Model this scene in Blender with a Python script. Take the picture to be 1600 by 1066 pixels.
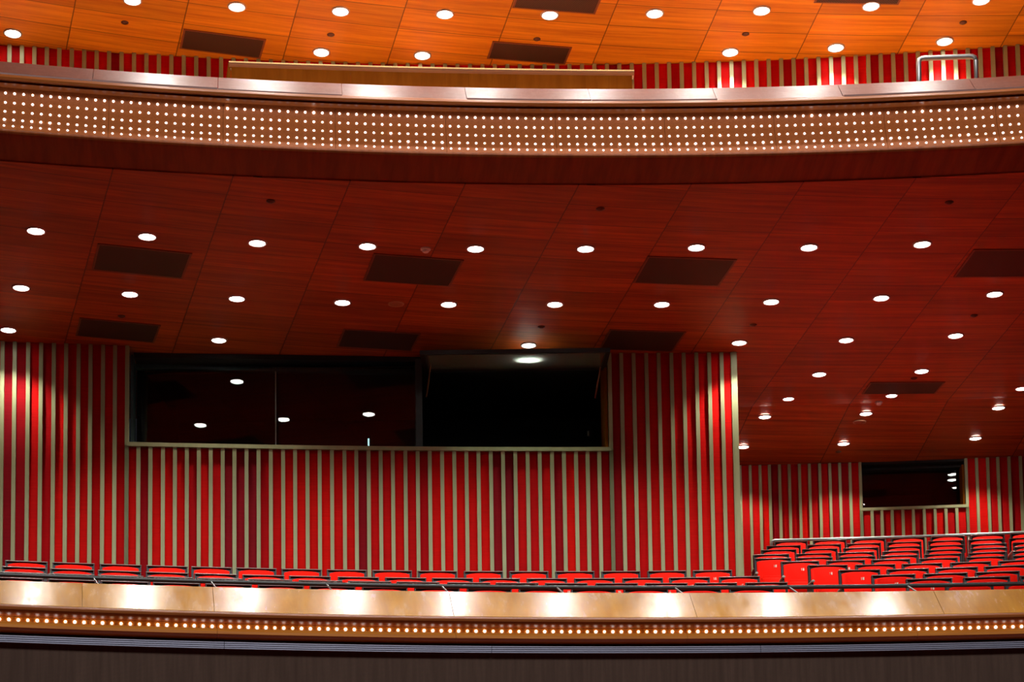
import bpy, bmesh, math, random
from mathutils import Vector, Matrix
random.seed(7)
S = bpy.context.scene
C = S.collection
for o in list(bpy.data.objects):
    bpy.data.objects.remove(o)

# ------------------------------------------------------------------ camera
F = 2750.0                      # focal length in pixels of the 1600 px wide frame
PITCH = math.radians(4.9)
ROLL = 0.0141
HOR = 1450.0
CX = 800.0
CY = HOR - F * math.tan(PITCH)
EYE = 1.6                       # world height of the camera; all z below are relative to the eye
cam_d = bpy.data.cameras.new('camera')
cam_d.sensor_width = 36.0
cam_d.lens = 36.0 * F / 1600.0
cam_d.shift_y = (CY - 533.0) / 1600.0
cam_d.clip_end = 200
cam = bpy.data.objects.new('camera', cam_d)
C.objects.link(cam)
cam.matrix_world = Matrix.Translation((0, 0, EYE)) @ Matrix.Rotation(math.pi / 2 + PITCH, 4, 'X') @ Matrix.Rotation(-ROLL, 4, 'Z')
S.camera = cam

# ------------------------------------------------------------------ view, world, added hall light
S.view_settings.view_transform = 'Standard'
S.view_settings.look = 'None'
S.view_settings.gamma = 1.0
S.view_settings.use_curve_mapping = False
S.view_settings.exposure = 0.0
W = bpy.data.worlds.new('world')
S.world = W
W.use_nodes = True
W.node_tree.nodes['Background'].inputs[0].default_value = (0.6, 0.6, 0.7, 1)
W.node_tree.nodes['Background'].inputs[1].default_value = 0.012
S.cycles.max_bounces = 6
S.cycles.diffuse_bounces = 4
S.cycles.glossy_bounces = 3
S.cycles.sample_clamp_indirect = 6.0
S.cycles.use_denoising = True

LOW_LAMP = 44.0      # watts of each downlight under the balcony
UP_LAMP = 120.0      # watts of each downlight of the upper tier
HALL = 1350.0
def area(name, loc, rot, sx, sy, e, col):
    l = bpy.data.lights.new(name, 'AREA'); l.shape = 'RECTANGLE'; l.size = sx; l.size_y = sy
    l.energy = e; l.color = col
    o = bpy.data.objects.new(name, l); C.objects.link(o); o.location = loc; o.rotation_euler = rot
    return o
area('hall_fill_light', (1.0, 1.5, EYE + 11.9), (math.radians(57), 0, 0), 9, 3, HALL, (0.96, 0.96, 1.0))  # unseen light added to brighten the balcony fronts, lower walls and seats

# ------------------------------------------------------------------ pixel geometry -> places in the hall
def ray(px, py):
    x, y = px - CX, CY - py
    c, s = math.cos(-ROLL), math.sin(-ROLL)
    x, y = c * x - s * y, s * x + c * y
    d = (x / F, 1.0, y / F)
    c, s = math.cos(PITCH), math.sin(PITCH)
    return Vector((d[0], d[1] * c - d[2] * s, d[1] * s + d[2] * c))
def atZ(px, py, z):
    r = ray(px, py); return Vector((r.x * z / r.z, r.y * z / r.z, z))
def atY(px, py, Y):
    r = ray(px, py); t = Y / r.y; return Vector((r.x * t, Y, r.z * t))
def zat(Y, py, px=800):
    return atY(px, py, Y).z
def polyfit2(pts):
    n = len(pts)
    deg = 2 if n > 2 else 1
    m = deg + 1
    A = [[sum(p[0] ** (i + j) for p in pts) for j in range(m)] for i in range(m)]
    b = [sum(p[1] * p[0] ** i for p in pts) for i in range(m)]
    for i in range(m):
        pv = max(range(i, m), key=lambda r: abs(A[r][i])); A[i], A[pv] = A[pv], A[i]; b[i], b[pv] = b[pv], b[i]
        for r in range(i + 1, m):
            k = A[r][i] / A[i][i]
            for c_ in range(i, m): A[r][c_] -= k * A[i][c_]
            b[r] -= k * b[i]
    x = [0.0] * m
    for i in range(m - 1, -1, -1):
        x[i] = (b[i] - sum(A[i][j] * x[j] for j in range(i + 1, m))) / A[i][i]
    while len(x) < 3: x.append(0.0)
    return x
class Cv:
    """a plan curve Y = c0 + c1 X + c2 X^2"""
    def __init__(s, c): s.c = c
    def __call__(s, X): return s.c[0] + s.c[1] * X + s.c[2] * X * X
    def yaw(s, X): return math.atan(s.c[1] + 2 * s.c[2] * X)
    def atpx(s, px, z):
        """X where the column px meets the curve at height z"""
        X = 0.0
        for _ in range(30):
            Y = s(X)
            # find X at depth Y and height z in column px
            lo, hi = -400, 2600
            for _k in range(40):
                m = (lo + hi) / 2
                if atY(px, m, Y).z > z: lo = m
                else: hi = m
            X = atY(px, (lo + hi) / 2, Y).x
        return X
def cv_from(samples, z):
    return Cv(polyfit2([(p.x, p.y) for p in (atZ(a, b, z) for a, b in samples)]))
RIM_UP = Cv([15.315, 0.0639, -0.0179])
RIM_LOW = Cv([15.578, 0.1225, -0.0175])
ZC = 6.9
WALL = Cv([20.698, 0.0623, -0.0088])
CREASE = Cv([23.164, -0.0258, -0.0043])
FAR = Cv([24.915, 0.0439, -0.0112])
ZUP = 10.16
UWALL = Cv([20.01, 0.0336, -0.0138])
FAN = Vector((6.02, -12.07))

# ------------------------------------------------------------------ materials
def nodes(name):
    m = bpy.data.materials.new(name); m.use_nodes = True
    nt = m.node_tree
    b = nt.nodes['Principled BSDF']
    return m, nt, b
def N(nt, t, **kw):
    n = nt.nodes.new(t)
    for k, v in kw.items():
        if k.startswith('i_'):
            key = k[2:]
            n.inputs[int(key) if key.isdigit() else key].default_value = v
        else: setattr(n, k, v)
    return n
def L(nt, a, b): nt.links.new(a, b)
def math_(nt, op, a, b=None, c=None):
    n = N(nt, 'ShaderNodeMath', operation=op)
    for i, v in enumerate((a, b, c)):
        if v is None: continue
        if isinstance(v, (int, float)): n.inputs[i].default_value = v
        else: L(nt, v, n.inputs[i])
    return n.outputs[0]
def ramp(nt, fac, stops):
    r = N(nt, 'ShaderNodeValToRGB')
    while len(r.color_ramp.elements) < len(stops): r.color_ramp.elements.new(0.5)
    for e, (p, c) in zip(r.color_ramp.elements, stops):
        e.position = p; e.color = (*c, 1)
    L(nt, fac, r.inputs[0]); return r.outputs[0]
def mix(nt, fac, a, b, mode='MIX'):
    n = N(nt, 'ShaderNodeMix', data_type='RGBA', blend_type=mode)
    for s, v in ((n.inputs[0], fac), (n.inputs[6], a), (n.inputs[7], b)):
        if isinstance(v, (int, float)): s.default_value = v
        elif isinstance(v, tuple): s.default_value = (*v, 1)
        else: L(nt, v, s)
    return n.outputs[2]
def coords(nt, kind='UV', scale=(1, 1, 1)):
    t = N(nt, 'ShaderNodeTexCoord'); mp = N(nt, 'ShaderNodeMapping')
    mp.inputs['Scale'].default_value = scale
    L(nt, t.outputs[kind], mp.inputs[0]); return mp.outputs[0]
def flat(name, col, rough=0.5, metal=0.0, noise=0.0, nscale=20, emit=None, estr=0, spec=None, kind='Object'):
    m, nt, b = nodes(name)
    b.inputs['Roughness'].default_value = rough
    b.inputs['Metallic'].default_value = metal
    if spec is not None: b.inputs['Specular IOR Level'].default_value = spec
    nz = N(nt, 'ShaderNodeTexNoise', i_Scale=nscale, i_Detail=4.0)
    L(nt, coords(nt, kind), nz.inputs['Vector'])
    c = ramp(nt, nz.outputs['Fac'], [(0.3, tuple(v * (1 - noise) for v in col)), (0.7, tuple(min(1, v * (1 + noise)) for v in col))])
    L(nt, c, b.inputs['Base Color'])
    if emit:
        b.inputs['Emission Color'].default_value = (*emit, 1); b.inputs['Emission Strength'].default_value = estr
    return m
def wood(name, dark, light, grain=(1.2, 30, 1), rough=0.4, coat=0.0, bump=0.0, scratch=0.0, kind='UV', spec=0.5, coatr=None):
    m, nt, b = nodes(name)
    v = coords(nt, kind, grain)
    n1 = N(nt, 'ShaderNodeTexNoise', i_Scale=1.0, i_Detail=6.0, i_Roughness=0.6, i_Distortion=0.3); L(nt, v, n1.inputs['Vector'])
    c = ramp(nt, n1.outputs['Fac'], [(0.3, dark), (0.72, light)])
    b.inputs['Roughness'].default_value = rough
    b.inputs['Specular IOR Level'].default_value = spec
    b.inputs['Coat Weight'].default_value = coat
    b.inputs['Coat Roughness'].default_value = rough * 0.6 if coatr is None else coatr
    if scratch:
        n2 = N(nt, 'ShaderNodeTexNoise', i_Scale=2.3, i_Detail=8.0, i_Roughness=0.75); L(nt, coords(nt, kind, (1, 1, 1)), n2.inputs['Vector'])
        c = mix(nt, math_(nt, 'MULTIPLY', n2.outputs['Fac'], scratch), c, tuple(min(1, x * 1.5 + .12) for x in light))
        rr = N(nt, 'ShaderNodeMapRange'); L(nt, n2.outputs['Fac'], rr.inputs[0])
        rr.inputs[1].default_value = .3; rr.inputs[2].default_value = .7
        rr.inputs[3].default_value = rough * 0.8; rr.inputs[4].default_value = rough * 1.4
        L(nt, rr.outputs[0], b.inputs['Roughness'])
        # rubbed patches and diagonal wipe marks in the lacquer
        mv = N(nt, 'ShaderNodeMapping'); mv.inputs['Rotation'].default_value = (0, 0, .15); mv.inputs['Scale'].default_value = (9.0, 2.0, 1)
        tc = N(nt, 'ShaderNodeTexCoord'); L(nt, tc.outputs[kind], mv.inputs[0])
        n3 = N(nt, 'ShaderNodeTexNoise', i_Scale=1.3, i_Detail=6.0, i_Roughness=0.7); L(nt, mv.outputs[0], n3.inputs['Vector'])
        cr = N(nt, 'ShaderNodeMapRange'); L(nt, n3.outputs['Fac'], cr.inputs[0])
        cr.inputs[1].default_value = .35; cr.inputs[2].default_value = .65
        base = rough * .6 if coatr is None else coatr
        cr.inputs[3].default_value = base * .8; cr.inputs[4].default_value = base * 1.6
        L(nt, cr.outputs[0], b.inputs['Coat Roughness'])
    L(nt, c, b.inputs['Base Color'])
    if bump:
        bp = N(nt, 'ShaderNodeBump', i_Strength=bump, i_Distance=0.003); L(nt, n1.outputs['Fac'], bp.inputs['Height']); L(nt, bp.outputs[0], b.inputs['Normal'])
    return m
def tiled_wood(name, dark, light, rough=0.45):
    """veneered boards laid in rings: UV = (fan line, ring) with one board per unit cell"""
    m, nt, b = nodes(name)
    t = N(nt, 'ShaderNodeTexCoord'); sp = N(nt, 'ShaderNodeSeparateXYZ'); L(nt, t.outputs['UV'], sp.inputs[0])
    u, v = sp.outputs[0], sp.outputs[1]
    fu, fv = math_(nt, 'FLOOR', u), math_(nt, 'FLOOR', v)
    # board random
    cb = N(nt, 'ShaderNodeCombineXYZ'); L(nt, fu, cb.inputs[0]); L(nt, fv, cb.inputs[1])
    wn = N(nt, 'ShaderNodeTexWhiteNoise', noise_dimensions='2D'); L(nt, cb.outputs[0], wn.inputs['Vector'])
    # grain, offset per board
    cg = N(nt, 'ShaderNodeCombineXYZ'); L(nt, math_(nt, 'MULTIPLY', u, 0.9), cg.inputs[0]); L(nt, math_(nt, 'MULTIPLY', v, 7.0), cg.inputs[1])
    L(nt, math_(nt, 'MULTIPLY', wn.outputs['Value'], 37.0), cg.inputs[2])
    nz = N(nt, 'ShaderNodeTexNoise', i_Scale=1.0, i_Detail=7.0, i_Roughness=0.65, i_Distortion=0.2); L(nt, cg.outputs[0], nz.inputs['Vector'])
    c = ramp(nt, nz.outputs['Fac'], [(0.32, dark), (0.68, light)])
    tone = N(nt, 'ShaderNodeMapRange'); L(nt, wn.outputs['Value'], tone.inputs[0]); tone.inputs[3].default_value = 0.78; tone.inputs[4].default_value = 1.08
    hs = N(nt, 'ShaderNodeHueSaturation'); L(nt, tone.outputs[0], hs.inputs['Value']); L(nt, c, hs.inputs['Color'])
    # seams
    ru, rv = math_(nt, 'FRACT', u), math_(nt, 'FRACT', v)
    su = math_(nt, 'LESS_THAN', math_(nt, 'PINGPONG', ru, 0.5), 0.0055)
    sv = math_(nt, 'LESS_THAN', math_(nt, 'PINGPONG', rv, 0.5), 0.013)
    seam = math_(nt, 'MAXIMUM', su, sv)
    out = mix(nt, math_(nt, 'MULTIPLY', seam, 0.75), hs.outputs[0], (0.03, 0.006, 0.002))
    L(nt, out, b.inputs['Base Color'])
    b.inputs['Roughness'].default_value = rough
    b.inputs['Specular IOR Level'].default_value = 0.35
    return m
def fabric_wall(name):
    m, nt, b = nodes(name)
    at = N(nt, 'ShaderNodeAttribute', attribute_name='tone')
    nz = N(nt, 'ShaderNodeTexNoise', i_Scale=1.0, i_Detail=5.0, i_Roughness=0.7); L(nt, coords(nt, 'Object', (3, 3, 90)), nz.inputs['Vector'])
    n2 = N(nt, 'ShaderNodeTexNoise', i_Scale=2.2, i_Detail=3.0); L(nt, coords(nt, 'Object', (2, 2, 1)), n2.inputs['Vector'])
    c = ramp(nt, at.outputs['Fac'], [(0.0, (0.20, 0.006, 0.012)), (0.35, (0.40, 0.003, 0.005)), (1.0, (0.72, 0.006, 0.003))])
    f = math_(nt, 'MULTIPLY_ADD', nz.outputs['Fac'], 0.5, 0.75)
    f = math_(nt, 'MULTIPLY', f, math_(nt, 'MULTIPLY_ADD', n2.outputs['Fac'], 0.4, 0.8))
    hs = N(nt, 'ShaderNodeHueSaturation'); L(nt, f, hs.inputs['Value']); L(nt, c, hs.inputs['Color'])
    L(nt, hs.outputs[0], b.inputs['Base Color'])
    b.inputs['Roughness'].default_value = 0.62
    b.inputs['Specular IOR Level'].default_value = 0.05
    bp = N(nt, 'ShaderNodeBump', i_Strength=0.5, i_Distance=0.004); L(nt, nz.outputs['Fac'], bp.inputs['Height']); L(nt, bp.outputs[0], b.inputs['Normal'])
    return m
def weave(name):
    m, nt, b = nodes(name)
    sp = N(nt, 'ShaderNodeSeparateXYZ'); L(nt, coords(nt, 'UV'), sp.inputs[0])
    a = math_(nt, 'SINE', math_(nt, 'MULTIPLY', sp.outputs[0], 2 * math.pi / 0.0125))
    c = math_(nt, 'SINE', math_(nt, 'MULTIPLY', sp.outputs[1], 2 * math.pi / 0.0125))
    p = math_(nt, 'MULTIPLY', a, c)
    nz = N(nt, 'ShaderNodeTexNoise', i_Scale=1.0, i_Detail=5.0); L(nt, coords(nt, 'UV', (26, 1.5, 1)), nz.inputs['Vector'])
    f = math_(nt, 'ADD', math_(nt, 'MULTIPLY_ADD', p, 0.40, 0.35), math_(nt, 'MULTIPLY_ADD', nz.outputs['Fac'], 0.4, -0.2))
    L(nt, ramp(nt, f, [(0.0, (0.025, 0.015, 0.011)), (1.0, (0.23, 0.145, 0.105))]), b.inputs['Base Color'])
    b.inputs['Roughness'].default_value = 0.9; b.inputs['Specular IOR Level'].default_value = 0.1
    return m
def grille_mat(name):
    m, nt, b = nodes(name)
    sp = N(nt, 'ShaderNodeSeparateXYZ'); L(nt, coords(nt, 'Object'), sp.inputs[0])
    a = math_(nt, 'SINE', math_(nt, 'MULTIPLY', sp.outputs[0], 2 * math.pi / 0.03))
    c = math_(nt, 'SINE', math_(nt, 'MULTIPLY', sp.outputs[1], 2 * math.pi / 0.03))
    p = math_(nt, 'MULTIPLY_ADD', math_(nt, 'MULTIPLY', a, c), 0.5, 0.5)
    L(nt, ramp(nt, p, [(0.35, (0.008, 0.004, 0.002)), (0.65, (0.085, 0.028, 0.010))]), b.inputs['Base Color'])
    b.inputs['Roughness'].default_value = 0.6
    return m
def glass_mat(name, tint=(0.9, 1, 0.97), haze=0.0):
    m, nt, b = nodes(name)
    nt.nodes.remove(b)
    out = nt.nodes['Material Output']
    t = N(nt, 'ShaderNodeBsdfTransparent'); t.inputs[0].default_value = (*tint, 1)
    g = N(nt, 'ShaderNodeBsdfGlossy'); g.inputs['Roughness'].default_value = 0.0
    fr = N(nt, 'ShaderNodeFresnel', i_IOR=1.5)
    f = math_(nt, 'MULTIPLY', fr.outputs[0], 1.3)
    mx = N(nt, 'ShaderNodeMixShader'); L(nt, f, mx.inputs[0]); L(nt, t.outputs[0], mx.inputs[1]); L(nt, g.outputs[0], mx.inputs[2])
    last = mx.outputs[0]
    if haze:  # scatter mixed in to catch the lamp's glow
        df = N(nt, 'ShaderNodeBsdfDiffuse'); df.inputs[0].default_value = (.8, .9, .8, 1)
        tr = N(nt, 'ShaderNodeBsdfTranslucent'); tr.inputs[0].default_value = (.8, .9, .8, 1)
        a = N(nt, 'ShaderNodeMixShader', i_0=.5); L(nt, df.outputs[0], a.inputs[1]); L(nt, tr.outputs[0], a.inputs[2])
        c = N(nt, 'ShaderNodeMixShader', i_0=haze); L(nt, last, c.inputs[1]); L(nt, a.outputs[0], c.inputs[2]); last = c.outputs[0]
    L(nt, last, out.inputs[0])
    return m
def emis(name, col, s):
    m, nt, b = nodes(name)
    b.inputs['Base Color'].default_value = (0.8, 0.8, 0.8, 1)
    nz = N(nt, 'ShaderNodeTexNoise', i_Scale=30.0); L(nt, coords(nt, 'Object'), nz.inputs['Vector'])
    L(nt, ramp(nt, nz.outputs['Fac'], [(0, tuple(c * .9 for c in col)), (1, col)]), b.inputs['Emission Color'])
    b.inputs['Emission Strength'].default_value = s
    return m
M = {}
M['ceil_low'] = tiled_wood('shaded_ceiling_veneer', (0.25, 0.034, 0.003), (0.60, 0.115, 0.009))  # same veneer as the upper ceiling, its shade put into the colour
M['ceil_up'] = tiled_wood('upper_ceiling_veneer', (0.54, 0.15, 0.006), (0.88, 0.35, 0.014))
M['soffit'] = wood('soffit_veneer', (0.16, 0.034, 0.008), (0.28, 0.07, 0.014), (14, 1.0, 1), 0.5, spec=0.15)
M['gold'] = wood('worn_lacquered_oak', (0.50, 0.19, 0.008), (0.70, 0.31, 0.020), (9, 2, 1), 0.5, coat=0.75, scratch=0.07, spec=0.06, coatr=0.19)
M['capwood'] = wood('worn_red_capping', (0.14, 0.046, 0.030), (0.19, 0.068, 0.044), (1.0, 22, 1), 0.36, coat=0.05, scratch=0.15, spec=0.3)
M['nose'] = wood('dark_lacquered_wood', (0.24, 0.065, 0.012), (0.38, 0.11, 0.022), (1.5, 40, 1), 0.40, spec=0.22)
M['torus'] = wood('amber_lacquered_wood', (0.60, 0.19, 0.022), (0.82, 0.30, 0.04), (1.5, 40, 1), 0.38, spec=0.4)
M['panel'] = wood('copper_panel', (0.30, 0.075, 0.016), (0.42, 0.12, 0.030), (60, 60, 1), 0.5, spec=0.10)
M['booth_wood'] = wood('booth_veneer', (0.18, 0.046, 0.004), (0.26, 0.075, 0.007), (8, 1.0, 1), 0.6, spec=0.0)
M['rail_highlight'] = flat('rail_highlight_metal', (0.85, 0.55, 0.22), 0.25, 0.9, 0.05)  # for the highlight line on the booth rail
M['booth_rail'] = wood('glossy_rail_wood', (.22, .07, .02), (.30, .11, .03), (1, 20, 1), .18, coat=1.0)
M['alu'] = flat('brushed_aluminium', (0.62, 0.62, 0.76), 0.33, 0.8, 0.06, 60)
M['steel'] = flat('satin_steel', (0.42, 0.42, 0.40), 0.35, 0.85, 0.05, 30)
M['weave'] = weave('brown_acoustic_cloth')
M['fabric'] = fabric_wall('red_wall_cloth')
M['batten'] = wood('olive_painted_batten', (0.30, 0.31, 0.145), (0.39, 0.40, 0.20), (6, 6, 1.0), 0.5, kind='Object')
M['black'] = flat('black_paint', (0.006, 0.006, 0.007), 0.6, 0, 0.3)
M['darkframe'] = flat('dark_teal_frame', (0.022, 0.045, 0.045), 0.45, 0, 0.2)
M['glass'] = glass_mat('window_glass')
M['sidewall'] = flat('red_side_wall_cloth', (0.35, 0.004, 0.004), 0.8, 0, 0.1, 6, spec=0.05)
M['glow_glass'] = glass_mat('glow_sash_glass', haze=.10)  # haze added so the lamp above makes the sash glow
M['grille'] = grille_mat('perforated_grille')
M['vframe'] = flat('grille_frame_paint', (0.20, 0.055, 0.018), 0.5, 0, 0.1)
M['ring'] = flat('lamp_trim_metal', (0.6, 0.5, 0.48), 0.35, 0.3, 0.05)
M['lens'] = emis('lamp_lens', (1.0, 0.96, 0.90), 24.0)
M['led'] = emis('small_bulb', (1.0, 0.95, 0.92), 5.5)
M['led_hot'] = emis('bright_small_bulb', (0.92, 0.95, 1.0), 18.0)
M['led_dim'] = emis('warm_small_bulb', (1.0, 0.80, 0.50), 3.5)
M['shell'] = flat('seat_shell', (0.014, 0.013, 0.012), 0.42, 0, 0.15, 15)
M['shelltop'] = flat('seat_top_rail', (0.13, 0.115, 0.09), 0.3, 0.2, 0.1, 15)
M['pad'] = flat('red_seat_velour', (0.95, 0.010, 0.003), 0.75, 0, 0.05, 40, spec=0.06)
M['armpad'] = flat('pale_arm_pad', (0.50, 0.45, 0.38), 0.35, 0, 0.05)
M['num'] = flat('cream_number_thread', (0.9, 0.78, 0.62), 0.5, 0, 0.03)
M['carpet'] = flat('dark_red_carpet', (0.22, 0.035, 0.02), 0.95, 0, 0.3, 60)
M['upcarpet'] = flat('upper_tier_carpet', (0.42, 0.20, 0.10), 0.95, 0, 0.2, 60)
M['sprink'] = flat('brown_sprinkler_cap', (0.10, 0.03, 0.012), 0.4, 0.3, 0.1)
M['beige'] = flat('beige_speaker_mesh', (0.50, 0.26, 0.14), 0.6, 0, 0.15, 80)
M['white'] = flat('white_plastic', (0.92, 0.85, 0.8), 0.4, 0, 0.04)
M['screen'] = emis('screen_glow', (0.65, 0.95, 1.0), 1.2)
M['dimglint'] = flat('pale_glint_grey', (.45, .5, .45), .3, .3)  # pale glint put into the colour
M['cyan'] = emis('cyan_indicator', (0.05, 0.5, 0.9), 1.0)

# ------------------------------------------------------------------ object helpers
def link(name, me, mat=None, parent=None, mats=None):
    o = bpy.data.objects.new(name, me); C.objects.link(o)
    if mat is not None: me.materials.append(mat)
    for m in mats or (): me.materials.append(m)
    if parent is not None: o.parent = parent
    return o
def bm_obj(name, bm, mat=None, parent=None, smooth=False, mats=None):
    bmesh.ops.recalc_face_normals(bm, faces=bm.faces)
    me = bpy.data.meshes.new(name); bm.to_mesh(me); bm.free()
    if smooth:
        for p in me.polygons: p.use_smooth = True
    return link(name, me, mat, parent, mats)
def tag(o, label=None, cat=None, group=None, kind=None):
    if label: o['label'] = label
    if cat: o['category'] = cat
    if group: o['group'] = group
    if kind: o['kind'] = kind
    return o
def empty(name, loc, rz=0.0):
    o = bpy.data.objects.new(name, None); C.objects.link(o)
    o.location = loc; o.rotation_euler = (0, 0, rz); o.empty_display_size = 0.1
    return o
def box(bm, x0, x1, y0, y1, z0, z1, mi=0, rot=None):
    vs = [bm.verts.new((x, y, z)) for x in (x0, x1) for y in (y0, y1) for z in (z0, z1)]
    if rot is not None:
        for v in vs: v.co = rot @ v.co
    for f in ((0, 1, 3, 2), (4, 6, 7, 5), (0, 4, 5, 1), (2, 3, 7, 6), (0, 2, 6, 4), (1, 5, 7, 3)):
        fc = bm.faces.new([vs[i] for i in f]); fc.material_index = mi
    return vs
def tube(bm, pts, r, seg=10, cap=True):
    pts = [Vector(p) for p in pts]; rings = []
    for i, p in enumerate(pts):
        d = (pts[min(i + 1, len(pts) - 1)] - pts[max(i - 1, 0)]).normalized()
        a = d.cross(Vector((0, 0, 1)))
        if a.length < 1e-3: a = d.cross(Vector((0, 1, 0)))
        a.normalize(); b = d.cross(a)
        rings.append([bm.verts.new(p + r * (math.cos(2 * math.pi * k / seg) * a + math.sin(2 * math.pi * k / seg) * b)) for k in range(seg)])
    for A, B in zip(rings, rings[1:]):
        for k in range(seg): bm.faces.new((A[k], A[(k + 1) % seg], B[(k + 1) % seg], B[k]))
    if cap: bm.faces.new(rings[0][::-1]); bm.faces.new(rings[-1])
def lathe(bm, prof, seg=24, mi=0, z0=0):
    """prof = [(r, z)]; closes on the axis at both ends when r == 0"""
    rings = []
    for r, z in prof:
        rings.append([bm.verts.new((0, 0, z + z0))] if r == 0 else [bm.verts.new((r * math.cos(2 * math.pi * k / seg), r * math.sin(2 * math.pi * k / seg), z + z0)) for k in range(seg)])
    for A, B in zip(rings, rings[1:]):
        for k in range(seg):
            q = [A[k % len(A)], A[(k + 1) % len(A)], B[(k + 1) % len(B)], B[k % len(B)]]
            q2 = []
            for v in q:
                if v not in q2: q2.append(v)
            if len(q2) > 2:
                f = bm.faces.new(q2); f.material_index = mi
def flare_(X): return (.00112 if X < 0 else .0006) * X * X      # the front edge rises a couple of centimetres towards the sides
def sweep(name, cv, prof, X0, X1, mat, parent=None, step=0.12, smooth=False, closed=True, flare=None):
    """prof = [(y offset, z relative to eye)] swept along the plan curve; a solid with end caps"""
    bm = bmesh.new(); uvl = bm.loops.layers.uv.new('UVMap')
    n = max(1, int(math.ceil((X1 - X0) / step)))
    Xs = [X0 + (X1 - X0) * i / n for i in range(n + 1)]
    s = [0.0]; p = [0.0]
    s[0] = X0
    for a, b in zip(Xs, Xs[1:]): s.append(s[-1] + math.hypot(b - a, cv(b) - cv(a)))
    m = len(prof)
    for i in range(m): j = (i + 1) % m; p.append(p[-1] + math.hypot(prof[j][0] - prof[i][0], prof[j][1] - prof[i][1]))
    grid = []
    for X in Xs:
        a = cv.yaw(X)
        fl = 0.0 if flare is None else flare_(X)
        grid.append([bm.verts.new((X - math.sin(a) * o, cv(X) + math.cos(a) * o, z + EYE + fl * (1.0 if flare == 'full' else min(1.0, max(0.0, -o / .39))))) for o, z in prof])
    rng = range(m) if closed else range(m - 1)
    for i in range(n):
        for j in rng:
            k = (j + 1) % m
            f = bm.faces.new((grid[i][j], grid[i + 1][j], grid[i + 1][k], grid[i][k]))
            for lp, uv in zip(f.loops, ((s[i], p[j]), (s[i + 1], p[j]), (s[i + 1], p[j + 1]), (s[i], p[j + 1]))): lp[uvl].uv = uv
            f.smooth = smooth
    if closed:
        bm.faces.new(grid[0]); bm.faces.new(grid[-1][::-1])
    bmesh.ops.recalc_face_normals(bm, faces=bm.faces)
    me = bpy.data.meshes.new(name); bm.to_mesh(me); bm.free()
    if smooth:
        try: me.set_sharp_from_angle(angle=math.radians(38))
        except Exception: pass
    return link(name, me, mat, parent)
def arcX(cv, s):
    """X at arc length s from X = 0"""
    X = 0.0; st = 0.02 if s > 0 else -0.02; acc = 0.0
    while acc < abs(s):
        d = math.hypot(st, cv(X + st) - cv(X))
        if acc + d > abs(s): return X + st * (abs(s) - acc) / d
        X += st; acc += d
    return X
def arcS(cv, X1):
    n = 200; t = 0.0
    for i in range(n):
        a, b = X1 * i / n, X1 * (i + 1) / n
        t += math.hypot(b - a, cv(b) - cv(a))
    return t if X1 > 0 else -t
def dup(o, parent=None):
    c = o.copy(); C.objects.link(c)
    if parent is not None: c.parent = parent
    for ch in list(o.children): dup(ch, c)
    return c
def ordinal(n):
    w = ['first', 'second', 'third', 'fourth', 'fifth', 'sixth', 'seventh', 'eighth', 'ninth', 'tenth', 'eleventh', 'twelfth', 'thirteenth', 'fourteenth', 'fifteenth', 'sixteenth', 'seventeenth', 'eighteenth', 'nineteenth']
    return w[n - 1]
def place_word(i, n):
    if i == 0: return 'leftmost'
    if i == n - 1: return 'rightmost'
    return ordinal(i + 1) + ' from left'

XL, XR = -7.2, 7.2

# ================================================================== SETTING
# ---- ceilings: boards laid on fan lines and rings
TH0 = math.atan2(-4.61 - FAN.x, 16.78 - FAN.y)       # lamp line 0
DTH = (math.atan2(4.26 - FAN.x, 17.44 - FAN.y) - TH0) / 8
RING = 0.455
def fan_uv(X, Y):
    th = math.atan2(X - FAN.x, Y - FAN.y); R = math.hypot(X - FAN.x, Y - FAN.y)
    return (th - TH0) / DTH + 0.5, (R - 28.0) / RING
def fan_yaw(X, Y): return -math.atan2(X - FAN.x, Y - FAN.y)
def plate(name, f0, f1, z0, z1, X0, X1, mat, nx=48, ny=14, thick=0.12, parent=None, off=(0, 0)):
    """a slab between two plan curves, heights z0 at the near edge and z1 at the far edge"""
    bm = bmesh.new(); uvl = bm.loops.layers.uv.new('UVMap')
    lay = []
    for dz in (0, thick):
        g = []
        for i in range(nx + 1):
            X = X0 + (X1 - X0) * i / nx; r = []
            for j in range(ny + 1):
                t = j / ny; r.append(bm.verts.new((X, f0(X) * (1 - t) + f1(X) * t, z0 * (1 - t) + z1 * t + dz + EYE)))
            g.append(r)
        lay.append(g)
    def face(vs):
        f = bm.faces.new(vs)
        for lp in f.loops:
            u, v = fan_uv(lp.vert.co.x, lp.vert.co.y); lp[uvl].uv = (u + off[0], v + off[1])
    for g in lay:
        for i in range(nx):
            for j in range(ny): face((g[i][j], g[i + 1][j], g[i + 1][j + 1], g[i][j + 1]))
    a, b = lay
    for i in range(nx):
        for j in (0, ny): face((a[i][j], a[i + 1][j], b[i + 1][j], b[i][j]))
    for j in range(ny):
        for i in (0, nx): face((a[i][j], a[i][j + 1], b[i][j + 1], b[i][j]))
    return bm_obj(name, bm, mat, parent)
soff_back = Cv([RIM_UP.c[0] + 0.55, RIM_UP.c[1], RIM_UP.c[2]])
ZFAR = 6.6
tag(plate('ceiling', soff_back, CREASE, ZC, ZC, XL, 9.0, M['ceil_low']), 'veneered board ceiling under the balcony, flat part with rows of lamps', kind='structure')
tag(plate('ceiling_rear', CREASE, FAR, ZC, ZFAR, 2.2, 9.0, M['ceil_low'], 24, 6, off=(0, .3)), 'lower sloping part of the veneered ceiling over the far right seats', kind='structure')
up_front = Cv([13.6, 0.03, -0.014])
up_back = Cv([UWALL.c[0] + .3, UWALL.c[1], UWALL.c[2]])
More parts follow.
